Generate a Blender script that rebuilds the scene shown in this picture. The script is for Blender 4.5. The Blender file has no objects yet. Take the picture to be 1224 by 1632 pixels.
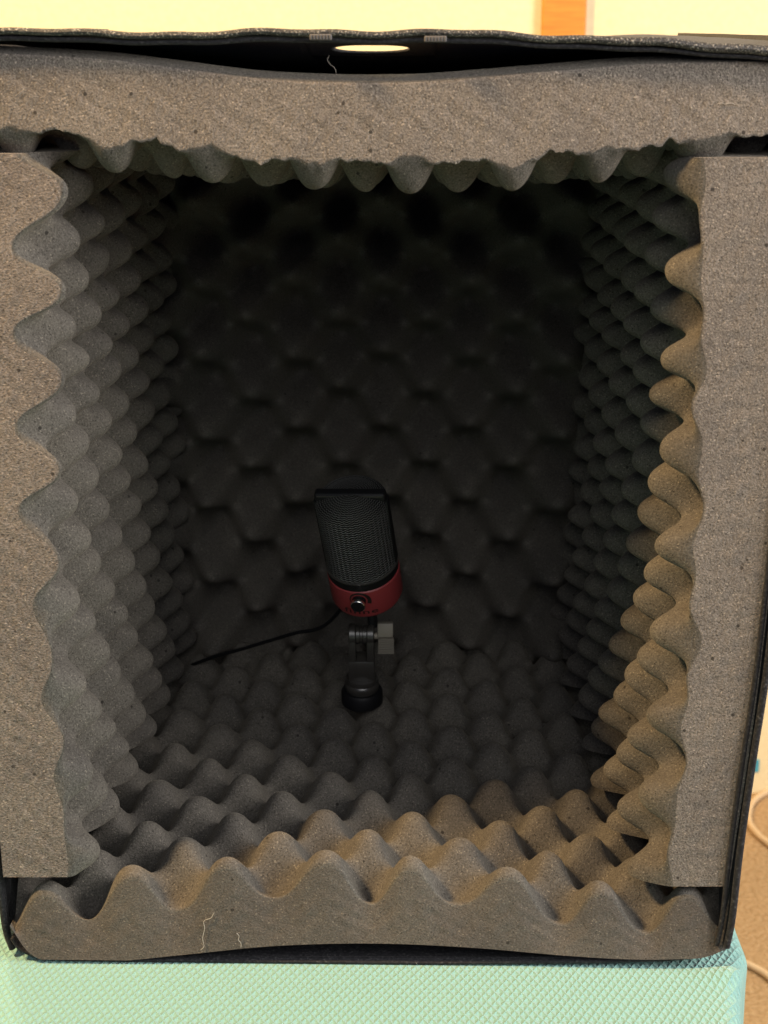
import bpy, bmesh, math, random
import numpy as np
from mathutils import Vector, Matrix, noise

random.seed(4)
scn = bpy.context.scene
COL = scn.collection

# ------------------------------------------------------------------ camera
F = 2400.0
TH = math.atan(776 / F)
YAW = math.atan(43 * math.cos(TH) / F)
CAM = Vector((0.0, -0.70, 0.4856))
ROT = Matrix.Rotation(YAW, 3, 'Z') @ Matrix.Rotation(math.pi / 2 - TH, 3, 'X')
LEAN = 0.094                       # the opening leans back a little


def ray(px, py):
    return (ROT @ Vector((px - 612.0, -(py - 816.0), -F))).normalized()


def on_front(px, py, d=0.0):
    """point of the leaning opening plane (shifted back by d metres) seen at a photo position"""
    r = ray(px, py)
    t = (d + LEAN * CAM.z - CAM.y) / (r.y - LEAN * r.z)
    return CAM + r * t


def on_y(px, py, y):
    r = ray(px, py)
    return CAM + r * ((y - CAM.y) / r.y)


def on_z(px, py, z):
    r = ray(px, py)
    return CAM + r * ((z - CAM.z) / r.z)


cam_d = bpy.data.cameras.new('camera')
cam_d.sensor_fit = 'VERTICAL'
cam_d.sensor_height = 36.0
cam_d.sensor_width = 27.0
cam_d.lens = 36.0 * F / 1632.0
cam_d.clip_start = 0.02
cam_d.clip_end = 50
cam_d.dof.use_dof = True
cam_d.dof.focus_distance = 0.86
cam_d.dof.aperture_fstop = 15
cam = bpy.data.objects.new('camera', cam_d)
COL.objects.link(cam)
cam.matrix_world = Matrix.Translation(CAM) @ ROT.to_4x4()
scn.camera = cam


# ------------------------------------------------------------------ helpers
def spl(xs, ys):
    xs = np.asarray(xs, float)
    ys = np.asarray(ys, float)
    m = np.gradient(ys, xs)

    def f(t):
        t = np.asarray(t, float)
        i = np.clip(np.searchsorted(xs, t) - 1, 0, len(xs) - 2)
        h = xs[i + 1] - xs[i]
        s = np.clip((t - xs[i]) / h, -0.6, 1.6)
        return ((2 * s ** 3 - 3 * s ** 2 + 1) * ys[i] + (s ** 3 - 2 * s ** 2 + s) * h * m[i]
                + (-2 * s ** 3 + 3 * s ** 2) * ys[i + 1] + (s ** 3 - s ** 2) * h * m[i + 1])
    return f


def spl3(ts, pts):
    pts = [tuple(p) for p in pts]
    fs = [spl(ts, [p[k] for p in pts]) for k in range(3)]
    return lambda t: np.stack([f(t) for f in fs], -1)


def smooth_rand(seed, n):
    """smooth 2-d pseudo random field in -1..1, n cells"""
    rs = np.random.RandomState(seed)
    ks = rs.uniform(-1, 1, (6, 2)) * n
    ph = rs.uniform(0, 2 * math.pi, 6)

    def f(u, w):
        s = 0
        for k in range(6):
            s = s + np.sin(ks[k, 0] * u + ks[k, 1] * w + ph[k])
        return s / 3.0
    return f


def add(name, me, mat=None, parent=None):
    o = bpy.data.objects.new(name, me)
    COL.objects.link(o)
    if mat:
        me.materials.append(mat)
    if parent:
        o.parent = parent
    return o


def mesh_from(name, verts, faces, smooth=True):
    me = bpy.data.meshes.new(name)
    me.from_pydata([tuple(v) for v in verts], [], faces)
    me.polygons.foreach_set('use_smooth', [smooth] * len(me.polygons))
    me.update()
    return me


def bm_obj(name, bm, mat, parent=None, smooth=True, angle=40):
    bmesh.ops.recalc_face_normals(bm, faces=bm.faces)
    me = bpy.data.meshes.new(name)
    bm.to_mesh(me)
    bm.free()
    me.polygons.foreach_set('use_smooth', [smooth] * len(me.polygons))
    if smooth:
        me.set_sharp_from_angle(angle=math.radians(angle))
    return add(name, me, mat, parent)


def tag(o, label=None, cat=None, group=None, kind=None):
    if label:
        o['label'] = label
    if cat:
        o['category'] = cat
    if group:
        o['group'] = group
    if kind:
        o['kind'] = kind
    return o


def lathe(bm, prof, n=64, M=Matrix()):
    rings = []
    for r, z in prof:
        if r < 1e-6:
            rings.append([bm.verts.new(M @ Vector((0, 0, z)))])
        else:
            rings.append([bm.verts.new(M @ Vector((r * math.cos(2 * math.pi * k / n), r * math.sin(2 * math.pi * k / n), z)))
                          for k in range(n)])
    for a, b in zip(rings, rings[1:]):
        for k in range(n):
            k2 = (k + 1) % n
            if len(a) == 1 and len(b) > 1:
                bm.faces.new((a[0], b[k], b[k2]))
            elif len(b) == 1 and len(a) > 1:
                bm.faces.new((a[k], a[k2], b[0]))
            elif len(a) > 1:
                bm.faces.new((a[k], a[k2], b[k2], b[k]))


def box(bm, cx, cy, cz, sx, sy, sz, M=Matrix(), bev=0.0, seg=2):
    r = bmesh.ops.create_cube(bm, size=1.0)
    vs = r['verts']
    for v in vs:
        v.co = Vector((v.co.x * sx, v.co.y * sy, v.co.z * sz))
    if bev > 0:
        es = list({e for v in vs for e in v.link_edges})
        rb = bmesh.ops.bevel(bm, geom=es, offset=bev, segments=seg, affect='EDGES', profile=0.5)
        vs = list({v for f in rb['faces'] for v in f.verts} | {v for v in vs if v.is_valid})
    for v in vs:
        v.co = M @ (v.co + Vector((cx, cy, cz)))


def tube(pts, rad, n=10, flat=1.0, closed_ends=True):
    """swept tube through points; flat squeezes it vertically"""
    bm = bmesh.new()
    pts = [Vector(p) for p in pts]
    rings = []
    for i, p in enumerate(pts):
        t = (pts[min(i + 1, len(pts) - 1)] - pts[max(i - 1, 0)]).normalized()
        up = Vector((0, 0, 1)) if abs(t.z) < 0.9 else Vector((0, 1, 0))
        a = t.cross(up).normalized()
        b = a.cross(t).normalized()
        r = rad[i] if hasattr(rad, '__len__') else rad
        rings.append([bm.verts.new(p + a * (r * math.cos(2 * math.pi * k / n)) + b * (r * flat * math.sin(2 * math.pi * k / n)))
                      for k in range(n)])
    for q, s in zip(rings, rings[1:]):
        for k in range(n):
            bm.faces.new((q[k], q[(k + 1) % n], s[(k + 1) % n], s[k]))
    if closed_ends:
        bm.faces.new(rings[0])
        bm.faces.new(rings[-1])
    return bm


# ------------------------------------------------------------------ materials
def new_mat(name):
    m = bpy.data.materials.new(name)
    m.use_nodes = True
    nt = m.node_tree
    return m, nt, nt.nodes['Principled BSDF']


def N(nt, typ, **kw):
    n = nt.nodes.new(typ)
    for k, v in kw.items():
        if k.startswith('_'):
            setattr(n, k[1:], v)
        else:
            n.inputs[k].default_value = v
    return n


def ramp(nt, src, stops):
    r = nt.nodes.new('ShaderNodeValToRGB')
    el = r.color_ramp.elements
    while len(el) < len(stops):
        el.new(0.5)
    for e, (p, c) in zip(el, stops):
        e.position = p
        e.color = (c[0], c[1], c[2], 1)
    nt.links.new(src, r.inputs[0])
    return r


def simple_mat(name, col, rough, metallic=0.0, spec=0.5):
    m, nt, b = new_mat(name)
    b.inputs['Base Color'].default_value = (*col, 1)
    b.inputs['Roughness'].default_value = rough
    b.inputs['Metallic'].default_value = metallic
    b.inputs['Specular IOR Level'].default_value = spec
    tc = nt.nodes.new('ShaderNodeTexCoord')
    n = N(nt, 'ShaderNodeTexNoise', Scale=900.0, Detail=2.0)
    nt.links.new(tc.outputs['Object'], n.inputs['Vector'])
    bp = N(nt, 'ShaderNodeBump', Strength=0.12, Distance=0.0004)
    nt.links.new(n.outputs['Fac'], bp.inputs['Height'])
    nt.links.new(bp.outputs['Normal'], b.inputs['Normal'])
    return m


def foam_mat(name, lo, mid, hi, contrast=1.0, stretch=(1, 1, 1)):
    m, nt, b = new_mat(name)
    L = nt.links
    tc = nt.nodes.new('ShaderNodeTexCoord')
    mp = N(nt, 'ShaderNodeMapping')
    mp.inputs['Scale'].default_value = stretch
    L.new(tc.outputs['Object'], mp.inputs['Vector'])
    n1 = N(nt, 'ShaderNodeTexNoise', Scale=1000.0, Detail=3.0, Roughness=0.6)
    L.new(mp.outputs[0], n1.inputs['Vector'])
    d = 0.11 * contrast
    r1 = ramp(nt, n1.outputs['Fac'], [(0.5 - 0.2, lo), (0.5, mid), (0.5 + 0.2, hi)])
    # slow patches of wear in the cut
    n2 = N(nt, 'ShaderNodeTexNoise', Scale=22.0, Detail=3.0)
    L.new(tc.outputs['Object'], n2.inputs['Vector'])
    r2 = ramp(nt, n2.outputs['Fac'], [(0.3, (0.86, 0.86, 0.87)), (0.7, (1.1, 1.09, 1.06))])
    mx = N(nt, 'ShaderNodeMix', _data_type='RGBA', _blend_type='MULTIPLY')
    mx.inputs['Factor'].default_value = 1.0
    L.new(r1.outputs['Color'], mx.inputs[6])
    L.new(r2.outputs['Color'], mx.inputs[7])
    # tiny glints on cell walls, painted as paler flecks of colour
    v = N(nt, 'ShaderNodeTexVoronoi', Scale=1500.0)
    L.new(mp.outputs[0], v.inputs['Vector'])
    sep = nt.nodes.new('ShaderNodeSeparateColor')
    L.new(v.outputs['Color'], sep.inputs[0])
    g = N(nt, 'ShaderNodeMath', _operation='GREATER_THAN')
    g.inputs[1].default_value = 0.975
    L.new(sep.outputs[0], g.inputs[0])
    gl = N(nt, 'ShaderNodeMath', _operation='LESS_THAN')
    gl.inputs[1].default_value = 0.03
    L.new(sep.outputs[1], gl.inputs[0])
    mx2 = N(nt, 'ShaderNodeMix', _data_type='RGBA')
    L.new(g.outputs[0], mx2.inputs['Factor'])
    L.new(mx.outputs[2], mx2.inputs[6])
    mx2.inputs[7].default_value = (min(1, hi[0] * 1.25), min(1, hi[1] * 1.22), min(1, hi[2] * 1.15), 1)
    mx3 = N(nt, 'ShaderNodeMix', _data_type='RGBA')       # open pores
    L.new(gl.outputs[0], mx3.inputs['Factor'])
    L.new(mx2.outputs[2], mx3.inputs[6])
    mx3.inputs[7].default_value = (lo[0] * 0.8, lo[1] * 0.8, lo[2] * 0.8, 1)
    v2 = N(nt, 'ShaderNodeTexVoronoi', Scale=230.0)
    L.new(tc.outputs['Object'], v2.inputs['Vector'])
    s2 = nt.nodes.new('ShaderNodeSeparateColor')
    L.new(v2.outputs['Color'], s2.inputs[0])
    near = N(nt, 'ShaderNodeMath', _operation='LESS_THAN')
    near.inputs[1].default_value = 0.22
    L.new(v2.outputs['Distance'], near.inputs[0])
    few = N(nt, 'ShaderNodeMath', _operation='GREATER_THAN')
    few.inputs[1].default_value = 0.965
    L.new(s2.outputs[2], few.inputs[0])
    pit = N(nt, 'ShaderNodeMath', _operation='MULTIPLY')
    L.new(near.outputs[0], pit.inputs[0])
    L.new(few.outputs[0], pit.inputs[1])
    mx4 = N(nt, 'ShaderNodeMix', _data_type='RGBA')
    L.new(pit.outputs[0], mx4.inputs['Factor'])
    L.new(mx3.outputs[2], mx4.inputs[6])
    mx4.inputs[7].default_value = (lo[0] * 0.55, lo[1] * 0.55, lo[2] * 0.55, 1)
    L.new(mx4.outputs[2], b.inputs['Base Color'])
    b.inputs['Roughness'].default_value = 0.95
    b.inputs['Specular IOR Level'].default_value = 0.15
    b.inputs['Sheen Weight'].default_value = 0.10
    b.inputs['Sheen Roughness'].default_value = 0.4
    b.inputs['Sheen Tint'].default_value = (0.9, 0.8, 0.65, 1)
    bp = N(nt, 'ShaderNodeBump', Strength=0.55 * contrast, Distance=0.0012)
    L.new(n1.outputs['Fac'], bp.inputs['Height'])
    L.new(bp.outputs['Normal'], b.inputs['Normal'])
    return m


M_foam = foam_mat('charcoal_foam', (0.056, 0.051, 0.045), (0.090, 0.083, 0.073), (0.130, 0.120, 0.106))
M_cut = foam_mat('cut_foam', (0.086, 0.076, 0.067), (0.152, 0.134, 0.119), (0.232, 0.206, 0.183), contrast=1.3)
M_cut_sawn = foam_mat('sawn_cut_foam', (0.084, 0.072, 0.065), (0.150, 0.129, 0.116), (0.232, 0.202, 0.182), contrast=1.25, stretch=(0.75, 1.0, 1.1))
M_cut_smooth = foam_mat('smooth_cut_foam', (0.070, 0.061, 0.053), (0.098, 0.085, 0.074), (0.132, 0.115, 0.100), contrast=0.8)


def fabric_mat():
    m, nt, b = new_mat('black_fabric')
    L = nt.links
    tc = nt.nodes.new('ShaderNodeTexCoord')
    n1 = N(nt, 'ShaderNodeTexNoise', Scale=700.0, Detail=3.0)
    L.new(tc.outputs['Object'], n1.inputs['Vector'])
    r = ramp(nt, n1.outputs['Fac'], [(0.35, (0.006, 0.006, 0.008)), (0.6, (0.016, 0.016, 0.019)), (0.72, (0.05, 0.05, 0.052))])
    L.new(r.outputs['Color'], b.inputs['Base Color'])
    b.inputs['Roughness'].default_value = 0.62
    b.inputs['Specular IOR Level'].default_value = 0.2
    b.inputs['Sheen Weight'].default_value = 0.08
    bp = N(nt, 'ShaderNodeBump', Strength=0.6, Distance=0.0009)
    L.new(n1.outputs['Fac'], bp.inputs['Height'])
    L.new(bp.outputs['Normal'], b.inputs['Normal'])
    return m


M_fabric = fabric_mat()
def rimlit_hem_mat():
    m, nt, b = new_mat('speckled_hem_painted_rimlight')
    L = nt.links
    tc = nt.nodes.new('ShaderNodeTexCoord')
    n1 = N(nt, 'ShaderNodeTexNoise', Scale=1100.0, Detail=3.0)
    L.new(tc.outputs['Object'], n1.inputs['Vector'])
    r = ramp(nt, n1.outputs['Fac'], [(0.4, (0.012, 0.012, 0.014)), (0.56, (0.04, 0.04, 0.04)), (0.70, (0.34, 0.32, 0.28))])  # paler specks than the box fabric, painting the backlit rim into the colour
    L.new(r.outputs['Color'], b.inputs['Base Color'])
    b.inputs['Roughness'].default_value = 0.55
    bp = N(nt, 'ShaderNodeBump', Strength=0.8, Distance=0.0009)
    L.new(n1.outputs['Fac'], bp.inputs['Height'])
    L.new(bp.outputs['Normal'], b.inputs['Normal'])
    return m


M_hem_rimlit = rimlit_hem_mat()
M_stitch = simple_mat('grey_stitching', (0.10, 0.093, 0.092), 0.8)


def mint_mat():
    m, nt, b = new_mat('mint_dimpled_cloth')
    L = nt.links
    tc = nt.nodes.new('ShaderNodeTexCoord')
    sp = nt.nodes.new('ShaderNodeSeparateXYZ')
    nw = N(nt, 'ShaderNodeTexNoise', Scale=14.0, Detail=1.0)
    L.new(tc.outputs['Object'], nw.inputs['Vector'])
    wob = N(nt, 'ShaderNodeMix', _data_type='RGBA', _blend_type='ADD')
    wob.inputs['Factor'].default_value = 0.004
    L.new(tc.outputs['Object'], wob.inputs[6])
    L.new(nw.outputs['Color'], wob.inputs[7])
    L.new(wob.outputs[2], sp.inputs[0])

    def wave(a, bb):
        s = N(nt, 'ShaderNodeMath', _operation='MULTIPLY')
        L.new(sp.outputs[0], s.inputs[0])
        s.inputs[1].default_value = a
        t = N(nt, 'ShaderNodeMath', _operation='MULTIPLY_ADD')
        L.new(sp.outputs[1], t.inputs[0])
        t.inputs[1].default_value = bb
        L.new(s.outputs[0], t.inputs[2])
        q = N(nt, 'ShaderNodeMath', _operation='SINE')
        L.new(t.outputs[0], q.inputs[0])
        return q
    kx = 2 * math.pi / 0.0047 / 1.0
    ky = 2 * math.pi / 0.0092
    w1 = wave(kx * 0.5, ky * 0.5 * 1.2)
    w2 = wave(kx * 0.5, -ky * 0.5 * 1.2)
    pr = N(nt, 'ShaderNodeMath', _operation='ADD')
    ab1 = N(nt, 'ShaderNodeMath', _operation='ABSOLUTE')
    ab2 = N(nt, 'ShaderNodeMath', _operation='ABSOLUTE')
    L.new(w1.outputs[0], ab1.inputs[0])
    L.new(w2.outputs[0], ab2.inputs[0])
    mn = N(nt, 'ShaderNodeMath', _operation='MINIMUM')
    L.new(ab1.outputs[0], mn.inputs[0])
    L.new(ab2.outputs[0], mn.inputs[1])
    n1 = N(nt, 'ShaderNodeTexNoise', Scale=1500.0, Detail=2.0)
    L.new(tc.outputs['Object'], n1.inputs['Vector'])
    mad = N(nt, 'ShaderNodeMath', _operation='MULTIPLY_ADD')
    L.new(n1.outputs['Fac'], mad.inputs[0])
    mad.inputs[1].default_value = 0.25
    L.new(mn.outputs[0], mad.inputs[2])
    bp = N(nt, 'ShaderNodeBump', Strength=0.85, Distance=0.0012)
    bp.invert = True
    L.new(mad.outputs[0], bp.inputs['Height'])
    L.new(bp.outputs['Normal'], b.inputs['Normal'])
    r = ramp(nt, n1.outputs['Fac'], [(0.3, (0.155, 0.325, 0.295)), (0.7, (0.21, 0.40, 0.37))])
    L.new(r.outputs['Color'], b.inputs['Base Color'])
    b.inputs['Roughness'].default_value = 0.85
    b.inputs['Sheen Weight'].default_value = 0.2
    return m


M_mint = mint_mat()


def wall_mat():
    m, nt, b = new_mat('cream_wall_paint')
    L = nt.links
    tc = nt.nodes.new('ShaderNodeTexCoord')
    n1 = N(nt, 'ShaderNodeTexNoise', Scale=120.0, Detail=4.0)
    L.new(tc.outputs['Object'], n1.inputs['Vector'])
    r = ramp(nt, n1.outputs['Fac'], [(0.3, (0.72, 0.62, 0.38)), (0.7, (0.76, 0.66, 0.42))])
    L.new(r.outputs['Color'], b.inputs['Base Color'])
    b.inputs['Roughness'].default_value = 0.7
    bp = N(nt, 'ShaderNodeBump', Strength=0.3, Distance=0.002)
    L.new(n1.outputs['Fac'], bp.inputs['Height'])
    L.new(bp.outputs['Normal'], b.inputs['Normal'])
    return m


M_wall = wall_mat()


def carpet_mat():
    m, nt, b = new_mat('tan_carpet')
    L = nt.links
    tc = nt.nodes.new('ShaderNodeTexCoord')
    n1 = N(nt, 'ShaderNodeTexNoise', Scale=180.0, Detail=4.0)
    L.new(tc.outputs['Object'], n1.inputs['Vector'])
    r = ramp(nt, n1.outputs['Fac'], [(0.3, (0.34, 0.21, 0.095)), (0.7, (0.50, 0.33, 0.17))])
    L.new(r.outputs['Color'], b.inputs['Base Color'])
    b.inputs['Roughness'].default_value = 1.0
    bp = N(nt, 'ShaderNodeBump', Strength=0.8, Distance=0.006)
    L.new(n1.outputs['Fac'], bp.inputs['Height'])
    L.new(bp.outputs['Normal'], b.inputs['Normal'])
    return m


def wood_mat():
    m, nt, b = new_mat('orange_wood')
    L = nt.links
    tc = nt.nodes.new('ShaderNodeTexCoord')
    mp = N(nt, 'ShaderNodeMapping')
    mp.inputs['Scale'].default_value = (6, 6, 60)
    L.new(tc.outputs['Object'], mp.inputs['Vector'])
    n1 = N(nt, 'ShaderNodeTexNoise', Scale=4.0, Detail=4.0)
    L.new(mp.outputs[0], n1.inputs['Vector'])
    r = ramp(nt, n1.outputs['Fac'], [(0.3, (0.46, 0.17, 0.014)), (0.7, (0.60, 0.24, 0.025))])
    L.new(r.outputs['Color'], b.inputs['Base Color'])
    b.inputs['Roughness'].default_value = 0.5
    return m


# ------------------------------------------------------------------ foam panels
P = 0.05                 # period of the egg-crate
AMP = 0.0132


def crate(a, b):
    """egg-crate height in -1..1: rounded peaks, staggered rows"""
    c = np.cos(a) * np.cos(b)
    return np.tanh(0.9 * c) / math.tanh(0.9)


def edge_round(W, r=0.0028):
    q = np.clip(1 - W / r, 0, 1)
    return r * (1 - np.sqrt(1 - q ** 2 + 1e-9))


def foam_panel(us, ws, top_fn, bot_fn, label, cut=None):
    U, W = np.meshgrid(us, ws, indexing='ij')
    T = top_fn(U, W)
    B = bot_fn(U, W)
    nu, nw = U.shape
    verts = []
    faces = []
    mats = []

    def grid(G, mat, flip=False):
        base = len(verts)
        a, b2 = G.shape[:2]
        verts.extend(map(tuple, G.reshape(-1, 3)))
        for i in range(a - 1):
            for j in range(b2 - 1):
                q = base + i * b2 + j
                f = (q, q + 1, q + b2 + 1, q + b2)
                faces.append(f[::-1] if flip else f)
                mats.append(mat)
    grid(T, 0)
    grid(B[:, ::8] if nw % 8 == 1 else B, 0, True)
    # cut faces
    s = np.linspace(0, 1, 25)[None, :, None]
    front = B[:, :1, :] * (1 - s) + T[:, :1, :] * s
    cut_noise = smooth_rand(int(abs(T[0, 0, 0]) * 1e4) % 1000, 900)
    front = front + 0
    ff = cut_noise(front[..., 0] + 0.3 * front[..., 2], front[..., 2])
    wgt = np.sin(np.pi * s[..., 0])
    front[..., 1] += ff * 0.00025 * wgt
    grid(front, 1)
    back = B[:, -1:, :] * (1 - s[:, ::8]) + T[:, -1:, :] * s[:, ::8]
    grid(back, 1)
    s2 = s[:, ::6]
    for k in (0, -1):
        e = (B[k][:, None, :] * (1 - s2) + T[k][:, None, :] * s2)
        grid(e, 1)
    org = B.reshape(-1, 3).mean(0)
    vs = np.array(verts) - org
    me = bpy.data.meshes.new('foam_panel')
    me.from_pydata(vs.tolist(), [], faces)
    me.materials.append(M_foam)
    me.materials.append(cut or M_cut)
    me.polygons.foreach_set('material_index', mats)
    me.polygons.foreach_set('use_smooth', [True] * len(faces))
    bm = bmesh.new()
    bm.from_mesh(me)
    # orient each piece outward from the panel's middle
    bm.normal_update()
    bmesh.ops.remove_doubles(bm, verts=bm.verts, dist=1e-7)
    bmesh.ops.recalc_face_normals(bm, faces=bm.faces)
    bm.to_mesh(me)
    bm.free()
    me.set_sharp_from_angle(angle=math.radians(62))
    o = add('foam_panel', me)
    o.location = Vector(org)
    tag(o, label, 'acoustic foam', 'egg crate foam panels lining the box')
    return o


def wgrid(L, n):
    fine = np.array([0, 0.0003, 0.0008, 0.0014, 0.0021, 0.0028])
    return np.concatenate([fine, np.linspace(0.0042, L, n - len(fine))])


DEPTH = 0.335

# --- floor
cpx = [-1, 0, 1, 2, 3, 4, 5, 6, 7, 8]
fx = [-80, 70, 208, 358, 510, 656, 806, 955, 1092, 1235]
fy = [1425, 1407, 1383, 1366, 1359, 1367, 1382, 1407, 1411, 1425]
W0F = 0.006
front_peak = [on_front(x, y, W0F) for x, y in zip(fx, fy)]
r12 = [(322 + 111 * (c - 1), 1038) for c in cpx]
yb = W0F + 6.1 * P + LEAN * 0.06
back_peak = [on_y(x, y, yb) for x, y in r12]
fF = spl3(cpx, front_peak)
fB = spl3(cpx, back_peak)
bfx = [-120, 15, 40, 75, 150, 300, 420, 612, 760, 900, 1000, 1070, 1130, 1160, 1290]
bfy = [1470, 1475, 1512, 1534, 1534, 1521, 1509, 1504, 1511, 1523, 1529, 1529, 1524, 1512, 1500]
bot_pts = [on_front(x, y, 0.0) for x, y in zip(bfx, bfy)]
bot_z = spl([p.x for p in bot_pts], [p.z for p in bot_pts])
rf1, rf2 = smooth_rand(11, 9.0), smooth_rand(12, 9.0)


def floor_top(U, W):
    Fp, Bp = fF(U), fB(U)
    s = ((W - W0F) / (6.1 * P))[..., None]
    G = Fp + (Bp - Fp) * s
    a = 2 * np.pi * U + 0.25 * rf1(U * 0.4, W * 9)
    b = 2 * np.pi * (W - W0F) / P + 0.25 * rf2(U * 0.4, W * 9)
    h = crate(a, b)
    A = AMP * (1 + 0.08 * rf2(U, W * 11))
    G[..., 2] += A * (h - 1) - edge_round(W)
    return G


def floor_bot(U, W):
    G = floor_top(U, W * 0 + W0F)
    Fp, Bp = fF(U), fB(U)
    s = ((W - W0F) / (6.1 * P))[..., None]
    G = Fp + (Bp - Fp) * s
    z0 = bot_z(G[..., 0])
    k = np.clip(1 - W / 0.2, 0, 1) ** 1.5
    zt = G[..., 2].copy()
    G[..., 2] = np.maximum(0.0026, 0.006 + (z0 - 0.006) * k)
    G[..., 1] += LEAN * (G[..., 2] - zt)
    return G


us = np.linspace(-0.36, 7.5, 200)
foam_panel(us, wgrid(DEPTH + 0.02, 177), floor_top, floor_bot,
           'floor panel of grey egg crate foam, bumps up, under the red microphone', M_cut_smooth)

# --- left wall
ls = [-1, 0, 1, 2, 3, 4, 5, 6, 7, 8]
ly = [155, 310, 465, 608, 751, 900, 1040, 1182, 1315, 1440]
lx = [72, 69, 65, 66, 68, 72, 83, 95, 110, 116]
lm = [on_front(x, y) for x, y in zip(lx, ly)]
lF = spl3(ls, lm)
lphi = spl([-1, 0, 1, 2, 3, 4, 5, 6, 7, 8], [0, .05, .2, .35, .6, .9, 1.1, 1.35, 1.45, 1.5])
lob = [on_front(x, y) for x, y in zip([-98, -86, -72, -60, -48, -36, -24, -12, -2, 9], ly)]
lO = spl3(ls, lob)
rl1, rl2 = smooth_rand(21, 9.0), smooth_rand(22, 9.0)


def left_top(U, W):
    G = lF(U)
    G[..., 1] += W
    # the wall closes in a little toward the back, and the bottom corner is rounded
    G[..., 0] += 0.014 * (W / DEPTH)
    a = 2 * np.pi * U + 0.28 * rl1(U * .4, W * 9)
    b = 2 * np.pi * W / P + lphi(U) + 0.25 * rl2(U * .4, W * 9)
    G[..., 0] += 0.0122 * (1 + .08 * rl2(U, W * 11)) * crate(a, b) - edge_round(W)
    return G


def left_bot(U, W):
    G = lO(U)
    G[..., 1] += W
    return G


foam_panel(np.linspace(-0.42, 7.66, 205), wgrid(DEPTH, 177), left_top, left_bot,
           'left wall panel of grey egg crate foam with deep wavy front edge', M_cut_sawn)

# --- right wall
rs_ = [-1, 0, 1, 2, 3, 4, 5, 6, 7, 8, 9]
ry = [130, 285, 437, 585, 727, 880, 1025, 1158, 1285, 1408, 1525]
rx = [1113, 1110, 1112, 1109, 1107, 1102, 1097, 1084, 1071, 1056, 1048]
rF = spl3(rs_, [on_front(x, y) for x, y in zip(rx, ry)])
rox = [1322, 1306, 1288, 1270, 1252, 1234, 1217, 1200, 1181, 1162, 1146]
rO = spl3(rs_, [on_front(x, y) for x, y in zip(rox, ry)])
rr1, rr2 = smooth_rand(31, 9.0), smooth_rand(32, 9.0)
curl = spl(rs_, [-.001, -.001, -.001, 0, 0, 0.001, 0.002, 0.003, 0.004, 0.004, 0.004])


def right_top(U, W):
    G = rF(U)
    G[..., 1] += W
    G[..., 0] -= 0.014 * (W / DEPTH) + curl(U) * np.clip(W / 0.03, 0, 1)
    a = 2 * np.pi * U + 0.15 * rr1(U * .4, W * 9)
    b = 2 * np.pi * (W - P / 4) / P + 0.12 * np.sin(U * 2.1) + 0.15 * rr2(U * .4, W * 9)
    G[..., 0] -= 0.0152 * (1 + .08 * rr2(U, W * 11)) * crate(a, b) - edge_round(W)
    return G


def right_bot(U, W):
    G = rO(U)
    G[..., 1] += W
    return G


foam_panel(np.linspace(-0.22, 8.04, 210), wgrid(DEPTH, 177), right_top, right_bot,
           'right wall panel of grey egg crate foam catching warm light on its bumps')

# --- ceiling
ts_ = [-2, -1, 0, 1, 2, 3, 4, 5, 6, 7]
tx = [-140, 22, 178, 331, 495, 655, 815, 972, 1130, 1290]
ty = [200, 210, 226, 247, 258, 262, 257, 243, 224, 200]
tF = spl3(ts_, [on_front(x, y, 0.0) for x, y in zip(tx, ty)])
ux = [-140, 0, 100, 190, 300, 400, 520, 612, 680, 760, 900, 1030, 1130, 1224, 1330]
uy = [66, 71, 76, 83, 97, 110, 117, 118, 116, 110, 98, 88, 85, 85, 88]
up_pts = [on_front(x, y, 0.0) for x, y in zip(ux, uy)]
up_z = spl([p.x for p in up_pts], [p.z for p in up_pts])
rt1, rt2 = smooth_rand(41, 9.0), smooth_rand(42, 9.0)
rs = np.random.RandomState(7)
_tu = np.arange(-2.2, 7.2, 0.03)
_tn = rs.uniform(-1, 1, len(_tu)) * 0.0008 + 0.001 * np.sin(_tu * 23) * np.sin(_tu * 7.3)
for c, d in ((0.47, -.0035), (1.62, -.003), (2.1, .002), (0.05, -.002), (5.6, -.004), (4.4, -.002)):
    _tn += d * np.exp(-((_tu - c) / 0.035) ** 2)


def top_top(U, W):
    G = tF(U)
    y0 = G[..., 1].copy()
    G[..., 1] += W
    k = W / DEPTH
    G[..., 2] = G[..., 2] * (1 - k) + (0.398) * k
    a = 2 * np.pi * U + 0.28 * rt1(U * .4, W * 9)
    b = 2 * np.pi * (W - P / 4) / P + 0.25 * rt2(U * .4, W * 9)
    amp = 0.0138 * (1 + .1 * rt2(U, W * 11))
    G[..., 2] -= amp * crate(a, b) - edge_round(W, 0.0012)
    # torn, ragged cut along the front edge
    G[..., 2] -= np.interp(U, _tu, _tn) * np.clip(1 - W / 0.004, 0, 1)
    return G


def top_bot(U, W):
    G = tF(U)
    z = up_z(G[..., 0])
    G[..., 1] += W + (z - G[..., 2]) * LEAN
    k = np.clip(W / DEPTH, 0, 1)
    q = np.clip(1 - W / 0.004, 0, 1)
    G[..., 2] = z * (1 - k) + 0.447 * k - 0.004 * (1 - np.sqrt(1 - q ** 2 + 1e-9))
    return G


foam_panel(np.linspace(-1.75, 6.98, 260), wgrid(DEPTH, 177), top_top, top_bot,
           'ceiling panel of grey egg crate foam sagging in the middle with ragged lower edge')

# --- back wall
YB = 0.388
rb1, rb2 = smooth_rand(51, 7.0), smooth_rand(52, 7.0)


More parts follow.
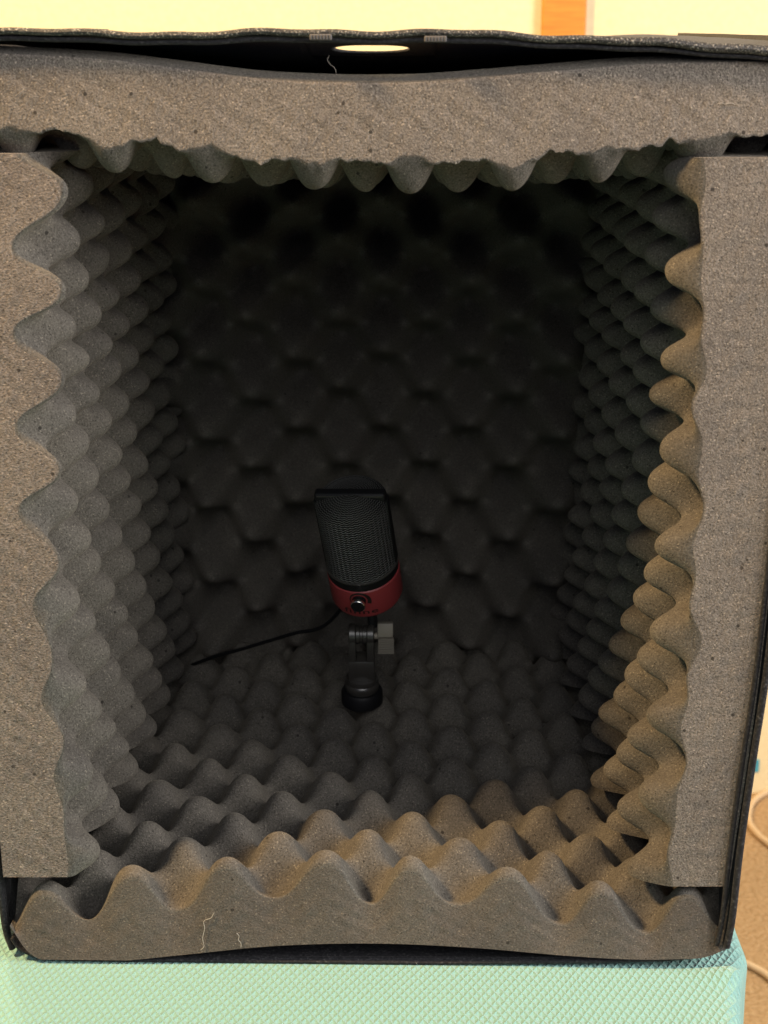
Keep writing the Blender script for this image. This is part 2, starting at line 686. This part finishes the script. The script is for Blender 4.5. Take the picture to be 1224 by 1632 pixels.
def back_top(U, W):
    # U across (m), W up (m); deeply concave: the sheet curls forward toward the sides
    x = U
    z = W
    rx_ = np.abs((x + 0.018) / 0.17)
    rz_ = np.abs((z - 0.23) / 0.19)
    y = YB - 0.062 * np.clip(rx_, 0, 1.2) ** 2.0 - 0.034 * np.clip(rz_, 0, 1.2) ** 2.2 + 0.05 * LEAN
    a = 2 * np.pi * (x + 0.018) / 0.062 + 0.3 * rb1(x * 8, z * 8)
    b = 2 * np.pi * z / 0.053 + 0.3 * rb2(x * 8, z * 8)
    y = y - 0.0300 * np.cos(a) * np.cos(b)
    return np.stack([x + 0 * y, y, z + 0 * y], -1)


def back_bot(U, W):
    return np.stack([U, 0 * U + YB + 0.040, W], -1)


foam_panel(np.linspace(-0.195, 0.16, 190), np.linspace(0.004, 0.44, 217), back_top, back_bot,
           'back panel of dark egg crate foam behind the microphone')

# ------------------------------------------------------------------ the fabric box
box_root = bpy.data.objects.new('storage_box', None)
COL.objects.link(box_root)
box_root.location = (-0.012, 0.2, 0.0)
tag(box_root, 'black fabric storage box lying open toward the camera, lined with grey foam', 'box')
DB = 0.44
BO = Vector(box_root.location)


def sheet(name, us, ws, fn, thick, mat, parent, off=BO):
    U, W = np.meshgrid(us, ws, indexing='ij')
    G = fn(U, W) - np.array(off)
    a, b = U.shape
    fs = [(i * b + j, i * b + j + 1, (i + 1) * b + j + 1, (i + 1) * b + j) for i in range(a - 1) for j in range(b - 1)]
    me = mesh_from(name, G.reshape(-1, 3).tolist(), fs)
    o = add(name, me, mat, parent)
    md = o.modifiers.new('thick', 'SOLIDIFY')
    md.thickness = thick
    md.offset = 0
    return o


# side panels (front edge lines follow the photograph)
sy_ = [60, 300, 600, 900, 1077, 1193, 1294, 1368, 1464, 1510]
sxr = [1345, 1316, 1280, 1246, 1225, 1207, 1192, 1182, 1171, 1162]
sR = spl3(range(10), [on_front(x - 4, y, -0.003) for x, y in zip(sxr, sy_)])
ly_ = [50, 300, 600, 900, 1100, 1250, 1340, 1420, 1480, 1512]
sxl = [-116, -94, -70, -46, -30, -18, -9, 0, 8, 19]
sL = spl3(range(10), [on_front(x + 1, y, 0.007) for x, y in zip(sxl, ly_)])
rw = smooth_rand(61, 12)


def side(fn, sgn):
    def f(U, W):
        G = fn(U)
        G[..., 1] += W
        G[..., 0] += sgn * 0.0015 * rw(U * .3, W * 4) * np.clip(W / .05, 0, 1)
        return G
    return f


sheet('side_panel', np.linspace(0, 9, 60), np.linspace(0, DB, 30), side(sR, 1), 0.003, M_fabric, box_root)
sheet('side_panel', np.linspace(0, 9, 60), np.linspace(0, DB, 30), side(sL, -1), 0.003, M_fabric, box_root)
# bottom panel
bpx = [18, 30, 50, 75, 130, 240, 400, 612, 800, 950, 1060, 1110, 1140, 1160]
bpy_ = [1496, 1512, 1522, 1527, 1531, 1533, 1535, 1536, 1535, 1533, 1530, 1525, 1518, 1508]
bF = spl3(range(14), [on_front(x, y, 0.002) for x, y in zip(bpx, bpy_)])


def bottom(U, W):
    G = bF(U)
    G[..., 1] += W
    k = np.clip(1 - W / .12, 0, 1)
    G[..., 2] = np.maximum(0.0012 + (G[..., 2] - 0.0012) * k, 0.0012)
    return G


sheet('bottom_panel', np.linspace(0, 13, 90), np.linspace(0, DB, 30), bottom, 0.0016, M_fabric, box_root)
# top panel with a handle slot
tpx = [-105, 0, 80, 150, 300, 450, 600, 750, 900, 1050, 1150, 1224, 1340]
tpy = [50, 49, 51, 54, 55, 52, 53, 54, 61, 69, 75, 80, 92]
slope = [0.08, 0.08, 0.09, 0.12, 0.18, 0.25, 0.26, 0.23, 0.14, 0.04, -0.03, -0.06, -0.08]
tpp = [on_front(x, y, -0.004) for x, y in zip(tpx, tpy)]
tpX = [p.x for p in tpp]
tp_y, tp_z, tp_s = spl(tpX, [p.y for p in tpp]), spl(tpX, [p.z for p in tpp]), spl(tpX, slope)


def top_pt(X, W):
    g = 0.07 * (1 - np.exp(-W / 0.07))
    z = tp_z(X) - tp_s(X) * g - 0.045 * np.clip(W - 0.03, 0, 1) * np.clip(tp_s(X) / 0.15, 0, 1)
    z = z + 0.0006 * rw(X * 6, W * 6) * np.clip(W / .03, 0, 1)
    return np.stack([X, tp_y(X) + W, z], -1)


hx = on_front(590, 55, 0).x
HW, HD, H0 = 0.0185, 0.011, 0.034
rx0, rx1, rw0, rw1 = hx - 0.032, hx + 0.032, 0.014, 0.054
xs = np.concatenate([np.linspace(tpX[0], rx0, 40), np.linspace(rx0, rx1, 25)[1:-1], np.linspace(rx1, tpX[-1], 40)])
ws_ = np.concatenate([np.linspace(0, rw0, 5), np.linspace(rw0, rw1, 10)[1:-1], np.linspace(rw1, DB, 24)])
verts, faces = [], []
idx = {}
for i, x in enumerate(xs):
    for j, w in enumerate(ws_):
        idx[i, j] = len(verts)
        verts.append((x, w))
for i in range(len(xs) - 1):
    for j in range(len(ws_) - 1):
        if rx0 - 1e-6 <= xs[i] < rx1 - 1e-6 and rw0 - 1e-6 <= ws_[j] < rw1 - 1e-6:
            continue
        faces.append((idx[i, j], idx[i, j + 1], idx[i + 1, j + 1], idx[i + 1, j]))
NR, NA = 6, 96
base = len(verts)
for r in range(NR + 1):
    for k in range(NA):
        an = 2 * math.pi * k / NA
        c, s = math.cos(an), math.sin(an)
        ex = hx + HW * math.copysign(abs(c) ** 0.75, c)
        ew = H0 + HD * math.copysign(abs(s) ** 0.9, s)
        m = max(abs(c), abs(s))
        sx, sw = hx + 0.032 * c / m, H0 + 0.020 * s / m
        q = r / NR
        verts.append((ex + (sx - ex) * q, ew + (sw - ew) * q))
for r in range(NR):
    for k in range(NA):
        k2 = (k + 1) % NA
        faces.append((base + r * NA + k, base + r * NA + k2, base + (r + 1) * NA + k2, base + (r + 1) * NA + k))
vv = np.array(verts)
G = top_pt(vv[:, 0], vv[:, 1]) - np.array(BO)
bm = bmesh.new()
bv = [bm.verts.new(p) for p in G.tolist()]
for f in faces:
    bm.faces.new([bv[i] for i in f])
bmesh.ops.remove_doubles(bm, verts=bm.verts, dist=1e-6)
top_o = bm_obj('top_panel', bm, M_fabric, box_root)
md = top_o.modifiers.new('thick', 'SOLIDIFY')
md.thickness = 0.0012
md.offset = 0
# back panel of the box


def backp(U, W):
    x = -0.235 + 0.46 * U
    z = -0.0005 + (top_pt(x, 0 * x + DB)[..., 2] + 0.0008 - 0.0045 * np.clip((x - 0.125) / 0.03, 0, 1)) * W
    return np.stack([x, 0 * x + DB, z], -1)


sheet('back_panel', np.linspace(0, 1, 80), np.linspace(0, 1, 20), backp, 0.003, M_fabric, box_root)


# folded hem round the opening: two rolled layers
def hem(name, P3, rad, flat, dz=0.0, dy=0.0, mat=None):
    pts = [Vector(p) - BO + Vector((0, dy, dz)) for p in P3]
    return bm_obj(name, tube(pts, rad, 10, flat), mat or M_fabric, box_root)


xx = np.linspace(tpX[0], tpX[-1], 120)
wob = np.array([0.0005 * math.sin(x * 70) + 0.0004 * math.sin(x * 163 + 1) for x in xx])
tp_line = top_pt(xx, xx * 0)
tp_line[:, 2] += wob
thick = 0.0021 + 0.0014 * np.clip((xx - 0.05) / 0.2, 0, 1)
hem('hem', tp_line, list(thick), 0.8, mat=M_hem_rimlit)
tl2 = tp_line.copy()
tl2[:, 2] -= 0.0034 + 0.4 * wob
hem('hem', tl2, 0.0012, 1.0, 0, 0.001)
for fn, nn in ((sR, 9), (sL, 9)):
    t = np.linspace(0, nn, 70)
    hem('hem', fn(t), 0.0019, 1.0, 0, 0.0)
    l2 = fn(t)
    l2[:, 0] += (-0.0048 if fn is sR else 0.0008)
    hem('hem', l2, 0.0014, 1.0, 0, 0.002)
hem('hem', bF(np.linspace(0, 13, 90)), 0.0012, 0.9, 0.0006, 0.004)
for px, py in ((511, 57), (694, 60)):
    c = on_front(px, py, -0.0074)
    bm = bmesh.new()
    box(bm, c.x - BO.x, c.y - BO.y, c.z - BO.z - 0.0006, 0.0105, 0.0016, 0.0028, bev=0.0006)
    for k in range(7):
        box(bm, c.x - BO.x - 0.0045 + k * 0.0015, c.y - BO.y - 0.0009, c.z - BO.z - 0.0006, 0.0008, 0.0006, 0.0022, bev=0.0002)
    bm_obj('stitch_tab', bm, M_stitch, box_root)

# ------------------------------------------------------------------ microphone
M_blk = simple_mat('black_metal', (0.016, 0.016, 0.018), 0.42, 0.0, 0.5)
M_stand = simple_mat('dark_grey_metal', (0.038, 0.035, 0.031), 0.33, 0.0, 0.8)
M_ring = simple_mat('black_plastic', (0.006, 0.006, 0.007), 0.55, 0.0, 0.3)
M_red = simple_mat('red_paint', (0.27, 0.036, 0.04), 0.45, 0.0, 0.5)
M_chrome = simple_mat('chrome', (0.85, 0.82, 0.75), 0.25, 1.0)
M_knob = simple_mat('knob_black', (0.012, 0.012, 0.013), 0.25, 0.2)
M_mark = simple_mat('black_print', (0.012, 0.004, 0.004), 0.6)
M_screw = simple_mat('grey_plastic', (0.24, 0.215, 0.175), 0.5)


def grille_mat():
    m, nt, b = new_mat('grille_mesh')
    L = nt.links
    tc = nt.nodes.new('ShaderNodeTexCoord')
    sp = nt.nodes.new('ShaderNodeSeparateXYZ')
    L.new(tc.outputs['Object'], sp.inputs[0])

    def M(op, a, bb=None, c=None):
        n = N(nt, 'ShaderNodeMath', _operation=op)
        for k, v in enumerate((a, bb, c)):
            if v is None:
                continue
            if isinstance(v, (int, float)):
                n.inputs[k].default_value = v
            else:
                L.new(v, n.inputs[k])
        return n.outputs[0]
    x, y, z = sp.outputs
    rho = M('SQRT', M('ADD', M('MULTIPLY', x, x), M('MULTIPLY', y, y)))
    ang = M('ARCTAN2', y, x)
    t = M('SUBTRACT', z, rho)
    row = M('MULTIPLY', t, 2 * math.pi / 0.0019)
    cols = M('MULTIPLY', ang, 44.0)
    wav = M('MULTIPLY', M('SINE', cols), 1.1)
    s = M('SINE', M('ADD', row, wav))
    r = ramp(nt, s, [(0.0, (0.002, 0.002, 0.002)), (0.45, (0.014, 0.014, 0.014)), (1.0, (0.24, 0.24, 0.23))])
    L.new(r.outputs['Color'], b.inputs['Base Color'])
    b.inputs['Roughness'].default_value = 0.42
    b.inputs['Metallic'].default_value = 0.3
    bp = N(nt, 'ShaderNodeBump', Strength=1.0, Distance=0.0006)
    L.new(s, bp.inputs['Height'])
    L.new(bp.outputs['Normal'], b.inputs['Normal'])
    return m


M_grille = grille_mat()

base = on_z(577, 1116, 0.052) + Vector((0, 0, 0.006))
mic = bpy.data.objects.new('microphone', None)
COL.objects.link(mic)
mic.location = base
tag(mic, 'small red and black condenser microphone tilted on its stand inside the box', 'microphone')
zc = (ROT.inverted() @ (base - CAM)).z * -1
S = zc / F               # metres per photo pixel at the microphone's base
# stand
TS = Matrix.Rotation(math.radians(8), 4, 'X')     # stand leans toward the opening a little
bm = bmesh.new()
lathe(bm, [(0, -0.008), (0.0125, -0.008), (0.0140, -0.0065), (0.0140, 0.001), (0.0128, 0.003), (0, 0.003)], 48, TS)
stand = bm_obj('base', bm, M_ring, mic)
bm = bmesh.new()
lathe(bm, [(0, 0.003), (0.0108, 0.003), (0.0114, 0.005), (0.0114, 0.0075), (0.0108, 0.0085), (0.0104, 0.0090), (0.0108, 0.0100), (0.0104, 0.0125), (0, 0.014)], 48, TS)
bm_obj('base_ring', bm, M_stand, mic)
H_P = 0.0450             # pivot height
bm = bmesh.new()
# fork: two cheeks above a solid tapered foot
for sx in (-1, 1):
    box(bm, sx * 0.0060, 0, 0.0345, 0.0048, 0.0135, 0.023, TS, 0.0008)
    M_ = TS @ Matrix.Translation((sx * 0.0060, 0, H_P)) @ Matrix.Rotation(math.pi / 2, 4, 'Y')
    lathe(bm, [(0, -0.0024), (0.0066, -0.0024), (0.0072, -0.0018), (0.0072, 0.0018), (0.0066, 0.0024), (0, 0.0024)], 32, M_)
box(bm, 0, 0, 0.0200, 0.0174, 0.0140, 0.0160, TS, 0.0010)
bm_obj('fork', bm, M_stand, mic)
bm = bmesh.new()
M_ = TS @ Matrix.Translation((0, 0, H_P)) @ Matrix.Rotation(math.pi / 2, 4, 'Y')
lathe(bm, [(0, -0.0034), (0.0064, -0.0034), (0.0064, -0.0012), (0.0058, -0.0008), (0.0058, 0.0008), (0.0064, 0.0012), (0.0064, 0.0034), (0, 0.0034)], 32, M_)
bm_obj('pivot', bm, M_stand, mic)
# thumb screw
screw_bm = bmesh.new()
M_ = TS @ Matrix.Translation((0.0095, 0, H_P - 0.001)) @ Matrix.Rotation(math.pi / 2, 4, 'Y')
lathe(screw_bm, [(0, -0.004), (0.0022, -0.004), (0.0022, 0.005), (0, 0.005)], 20, M_)
screw = bm_obj('thumb_screw', screw_bm, M_screw, mic)
bm = bmesh.new()
Mw = TS @ Matrix.Translation((0.0158, -0.001, H_P - 0.0015)) @ Matrix.Rotation(math.radians(-12), 4, 'X')
box(bm, 0, 0, 0.0056, 0.0104, 0.0062, 0.0098, Mw, 0.0009)
box(bm, 0.0006, -0.0008, -0.0052, 0.0104, 0.0050, 0.0106, Mw, 0.0006)
for k in range(9):
    box(bm, 0.0006, -0.0040, -0.0002 - k * 0.00118, 0.0104, 0.0018, 0.00058, Mw, 0.0001, 1)
bm_obj('wing', bm, M_screw, screw)

# body frame, tilted
pv = TS @ Vector((0, 0, H_P))
TM = (Matrix.Translation(pv + Vector((0.0050, -0.007, 0.0290))) @ Matrix.Rotation(math.radians(-7), 4, 'Y')
      @ Matrix.Rotation(math.radians(24), 4, 'X') @ Matrix.Rotation(math.radians(-10), 4, 'Z'))
R = 0.0232
# joint under the body
bm = bmesh.new()
lathe(bm, [(0, -0.026), (0.0032, -0.026), (0.0036, -0.012), (0.0048, -0.006), (0.0070, 0.0005), (0.0070, 0.004), (0, 0.004)], 32, TM)
bm_obj('swivel_joint', bm, M_blk, mic)
B0 = 0.0035
bm = bmesh.new()
lathe(bm, [(0, B0), (R - 0.004, B0), (R - 0.0012, B0 + 0.0012), (R, B0 + 0.004), (R, B0 + 0.0235), (R - 0.0008, B0 + 0.0243), (0, B0 + 0.0243)], 96, TM)
body = bm_obj('body', bm, M_red, mic)
bm = bmesh.new()
lathe(bm, [(0, B0 + 0.0243), (R - 0.0006, B0 + 0.0243), (R - 0.0003, B0 + 0.0250), (R - 0.0003, B0 + 0.0300), (R - 0.001, B0 + 0.0308), (0, B0 + 0.0308)], 96, TM)
bm_obj('collar', bm, M_ring, mic)
G0 = B0 + 0.0308
GH = 0.0555
RG = R - 0.0007
bm = bmesh.new()
prof = [(0, G0), (RG, G0), (RG, G0 + GH * 0.5), (RG, G0 + GH - 0.0062)]
for k in range(1, 7):
    a = math.pi / 2 * k / 6
    prof.append((RG - 0.0050 * (1 - math.cos(a)), G0 + GH - 0.0062 + 0.0046 * math.sin(a)))
prof += [(RG * 0.6, G0 + GH + 0.0002), (RG * 0.4, G0 + GH + 0.0013), (RG * 0.2, G0 + GH + 0.0020), (0, G0 + GH + 0.0022)]
lathe(bm, prof, 128)
gr = bm_obj('grille', bm, M_grille, mic)
gr.matrix_local = TM
bm = bmesh.new()
lathe(bm, [(RG - 0.001, G0 - 0.0002), (R + 0.0002, G0 - 0.0002), (R + 0.0004, G0 + 0.0008), (RG - 0.001, G0 + 0.0016)], 96, TM)
bm_obj('grille_rim', bm, M_stand, mic)
# flat band over the head
bm = bmesh.new()
box(bm, 0, 0, G0 + GH - 0.0007, 2 * RG - 0.0006, 0.0074, 0.0064, TM, 0.0020, 4)
for sx in (-1, 1):
    box(bm, sx * (RG - 0.0001), 0, G0 + GH / 2 - 0.0015, 0.0012, 0.0074, GH - 0.003, TM, 0.0003)
bar = bm_obj('head_band', bm, M_ring, mic)
bm = bmesh.new()
box(bm, 0, -0.0037, G0 + GH + 0.0012, 2 * RG - 0.0044, 0.0006, 0.0007, TM, 0.0001)
bm_obj('band_edge', bm, M_stand, bar)
# volume knob
KZ = B0 + 0.0170
MK = TM @ Matrix.Translation((0, -R, KZ)) @ Matrix.Rotation(math.pi / 2, 4, 'X')
bm = bmesh.new()
lathe(bm, [(0, -0.001), (0.0044, -0.001), (0.0044, 0.0052), (0.0041, 0.0058), (0, 0.0058)], 40, MK)
knob = bm_obj('volume_knob', bm, M_knob, mic)
bm = bmesh.new()
lathe(bm, [(0.0043, 0.0030), (0.0047, 0.0033), (0.0047, 0.0050), (0.0043, 0.0054)], 40, MK)
bm_obj('chrome_band', bm, M_chrome, knob)


def wrap(px, pz, rr):
    a = px / R
    return TM @ Vector((rr * math.sin(a), -rr * math.cos(a), pz))


# swelling volume arc printed over the knob
bm = bmesh.new()
prev = None
for k in range(49):
    f = k / 48
    an = math.radians(200 - 225 * f)
    w = 0.0005 + 0.0022 * f
    vi = wrap(0.0054 * math.cos(an), KZ + 0.0054 * math.sin(an), R + 0.00012)
    vo = wrap((0.0054 + w) * math.cos(an), KZ + (0.0054 + w) * math.sin(an), R + 0.00012)
    cur = (bm.verts.new(vi), bm.verts.new(vo))
    if prev:
        bm.faces.new((prev[0], prev[1], cur[1], cur[0]))
    prev = cur
bm_obj('volume_mark', bm, M_mark, body)
# lettering
tcv = bpy.data.curves.new('lettering', 'FONT')
tcv.body = 'fifine'
tcv.size = 0.0068
tcv.align_x = 'CENTER'
tcv.space_character = 1.12
tcv.offset = 0.00008
to = bpy.data.objects.new('lettering_source', tcv)
COL.objects.link(to)
bpy.context.view_layer.update()
tme = bpy.data.meshes.new_from_object(to.evaluated_get(bpy.context.evaluated_depsgraph_get()))
bpy.data.objects.remove(to)
tme.name = 'lettering'
for v in tme.vertices:
    v.co = wrap(v.co.x * 1.5, B0 + 0.0052 + v.co.y * 0.80, R + 0.00015)
tme.materials.clear()
add('lettering', tme, M_mark, body)
# cable running off to the left
cp = [TM @ Vector((-0.006, 0.012, B0 - 0.001)) + base]
cp += [on_y(520, 995, base.y + 0.02), on_y(470, 1009, base.y + 0.032), on_y(420, 1024, base.y + 0.045),
       on_y(380, 1036, base.y + 0.055), on_y(340, 1047, base.y + 0.066), on_y(300, 1062, base.y + 0.08)]
cf = spl3(range(len(cp)), cp)
pts = [Vector(p) - base for p in cf(np.linspace(0, len(cp) - 1, 60))]
bm_obj('cable', tube(pts, 0.0013, 10), M_ring, mic)

# ------------------------------------------------------------------ mint cover under the box
XE = on_z(1184, 1590, 0).x


_ep = [on_z(x, y, 0) for x, y in ((1183, 1632), (1184, 1590), (1186, 1545), (1191, 1518), (1184, 1492), (1175, 1461), (1168, 1425))]
XEF = spl([p.y for p in _ep], [p.x for p in _ep])
EY0, EY1 = _ep[0].y, _ep[-1].y


def cover():
    o_xs = []
    r = 0.010
    # cross-section to the right edge: flat, rolled edge, hanging side
    prof = [(x, 0.0) for x in np.linspace(-0.9, XE - r, 160)]
    prof += [(XE - r + r * math.sin(a), -r + r * math.cos(a)) for a in np.linspace(0.15, math.pi / 2, 8)]
    prof += [(XE, -z) for z in np.linspace(0.02, 0.50, 20)]
    ys = np.concatenate([np.linspace(-0.62, -0.13, 40), np.linspace(-0.125, 0.12, 120), np.linspace(0.13, 0.56, 40)])
    V = []
    for y in ys:
        for k, (x, z) in enumerate(prof):
            near = math.exp(-((x - XE) / 0.02) ** 2)
            # a little pucker of the cloth at the box corner
            sh = float(XEF(min(max(y, EY0), EY1))) - XE
            b = sh * min(1, max(0, (x - XE + 0.25) / 0.25)) + 0.0006 * near * math.sin(y * 90)
            hang = 0.004 * math.sin(y * 23 + 1) * min(1, max(0, -z - 0.03) / 0.1)
            V.append((x + b + hang, y, z + (0.004 * near * math.exp(-((y + 0.004) / 0.008) ** 2) if z > -0.012 else 0)))
    n = len(prof)
    Fs = [(i * n + k, i * n + k + 1, (i + 1) * n + k + 1, (i + 1) * n + k) for i in range(len(ys) - 1) for k in range(n - 1)]
    return mesh_from('mint_cover', V, [f[::-1] for f in Fs])


mc = add('mint_cover', cover(), M_mint)
tag(mc, 'mint green dimple textured cloth cover spread beneath the black box', 'cloth')

# ------------------------------------------------------------------ room behind
FZ = -0.50
YW = on_z(1212, 1264, FZ).y
bm = bmesh.new()
bmesh.ops.create_grid(bm, x_segments=2, y_segments=2, size=3.0)
flo = bm_obj('carpet', bm, carpet_mat(), smooth=False)
flo.location = (0, 0, FZ)
tag(flo, kind='structure')
bm = bmesh.new()
box(bm, 0, 0.05, 1.2, 6.0, 0.1, 2.4)
wl = bm_obj('wall', bm, M_wall, smooth=False)
wl.location = (0, YW, FZ)
tag(wl, kind='structure')
p0, p1 = on_y(864, 20, YW - 0.012), on_y(935, 20, YW - 0.012)
bm = bmesh.new()
box(bm, 0, -0.006, 1.2, p1.x - p0.x, 0.012, 2.4, bev=0.002)
tr = bm_obj('wooden_trim', bm, wood_mat(), smooth=False)
tr.location = ((p0.x + p1.x) / 2, YW, FZ)
tag(tr, 'upright orange wooden trim strip on the cream wall behind the box', 'trim')
a0, a1 = on_y(1196, 1211, YW - 0.002), on_y(1209, 1231, YW - 0.002)
bm = bmesh.new()
box(bm, 0, -0.001, 0, a1.x - a0.x, 0.002, a0.z - a1.z, bev=0.0004)
bt = bm_obj('tape_piece', bm, simple_mat('blue_tape', (0.05, 0.30, 0.42), 0.6), smooth=False)
bt.location = ((a0.x + a1.x) / 2, YW, (a0.z + a1.z) / 2)
tag(bt, 'small blue piece of tape on the cream wall above the carpet', 'tape')
M_cord = simple_mat('pale_cord', (0.62, 0.45, 0.27), 0.5)


def cord(px, label):
    ps = [on_z(x, y, FZ + 0.004) for x, y in px]
    f = spl3(range(len(ps)), ps)
    o0 = ps[0]
    o = bm_obj('cord', tube([Vector(p) - o0 for p in f(np.linspace(0, len(ps) - 1, 60))], 0.0042, 10), M_cord)
    o.location = o0
    tag(o, label, 'cord')
    return o


cord([(1262, 1250), (1224, 1262), (1203, 1275), (1194, 1292), (1195, 1312), (1208, 1330), (1226, 1345), (1262, 1372)],
     'pale cord curving in a loop on the tan carpet near the wall')
cord([(1150, 1532), (1184, 1535), (1204, 1543), (1226, 1557), (1262, 1590)],
     'pale cord on the tan carpet beside the corner of the mint cover')

# ------------------------------------------------------------------ lint on the foam
M_lint = simple_mat('lint', (0.36, 0.33, 0.29), 0.9)


def lint(px, label, rad=0.00014, d=-0.0006):
    ps = [on_front(x, y, d) for x, y in px]
    f = spl3(range(len(ps)), ps)
    o0 = ps[0]
    o = bm_obj('lint_thread', tube([Vector(p) - o0 for p in f(np.linspace(0, len(ps) - 1, 40))], rad, 6), M_lint)
    o.location = o0
    tag(o, label, 'lint', 'loose threads of lint stuck to the foam')


lint([(341, 1455), (336, 1463), (325, 1468), (326, 1480), (323, 1495), (325, 1508), (320, 1514)],
     'longer white lint thread on the front of the floor foam')
lint([(377, 1487), (381, 1492), (380, 1498), (384, 1503), (384, 1510)],
     'shorter white lint thread right of the longer one on the floor foam')
lint([(1142, 166), (1150, 164), (1156, 166), (1164, 164), (1172, 167)],
     'white lint thread near the right end of the ceiling foam')
lint([(525, 88), (522, 95), (526, 102), (533, 108), (536, 116)],
     'fine pale lint thread hanging in the gap above the ceiling foam', 0.00008, 0.003)

# ------------------------------------------------------------------ light
w = bpy.data.worlds.new('World')
scn.world = w
w.use_nodes = True
bg = w.node_tree.nodes['Background']
bg.inputs[0].default_value = (0.42, 0.56, 1.0, 1)
bg.inputs[1].default_value = 0.12


def aim(o, tgt):
    o.rotation_euler = (Vector(tgt) - o.location).to_track_quat('-Z', 'Y').to_euler()


def area(name, loc, tgt, size, power, col, sy=None):
    d = bpy.data.lights.new(name, 'AREA')
    d.energy = power
    d.color = col
    d.size = size
    if sy:
        d.shape = 'RECTANGLE'
        d.size_y = sy
    o = bpy.data.objects.new(name, d)
    COL.objects.link(o)
    o.location = loc
    aim(o, tgt)
    return o


area('lamp_back', (-0.60, 0.90, 1.25), (0.0, 0.55, 0.1), 0.14, 10.5, (1.0, 0.78, 0.42))
area('lamp_key', (-1.05, -0.19, 1.45), (0.0, 0.05, 0.1), 0.16, 64, (1.0, 0.67, 0.33))
area('lamp_right', (1.45, -0.41, 0.95), (0.0, 0.0, 0.25), 0.9, 56, (1.0, 0.95, 0.90))
area('lamp_room', (0.2, -2.4, 1.7), (0.0, 0.0, 0.25), 1.6, 24, (1.0, 0.98, 0.95))

scn.view_settings.view_transform = 'Standard'
scn.view_settings.look = 'None'
scn.view_settings.gamma = 1.0
scn.view_settings.exposure = 0.0
scn.view_settings.use_curve_mapping = False
scn.cycles.max_bounces = 10
scn.cycles.diffuse_bounces = 6
scn.cycles.use_denoising = True
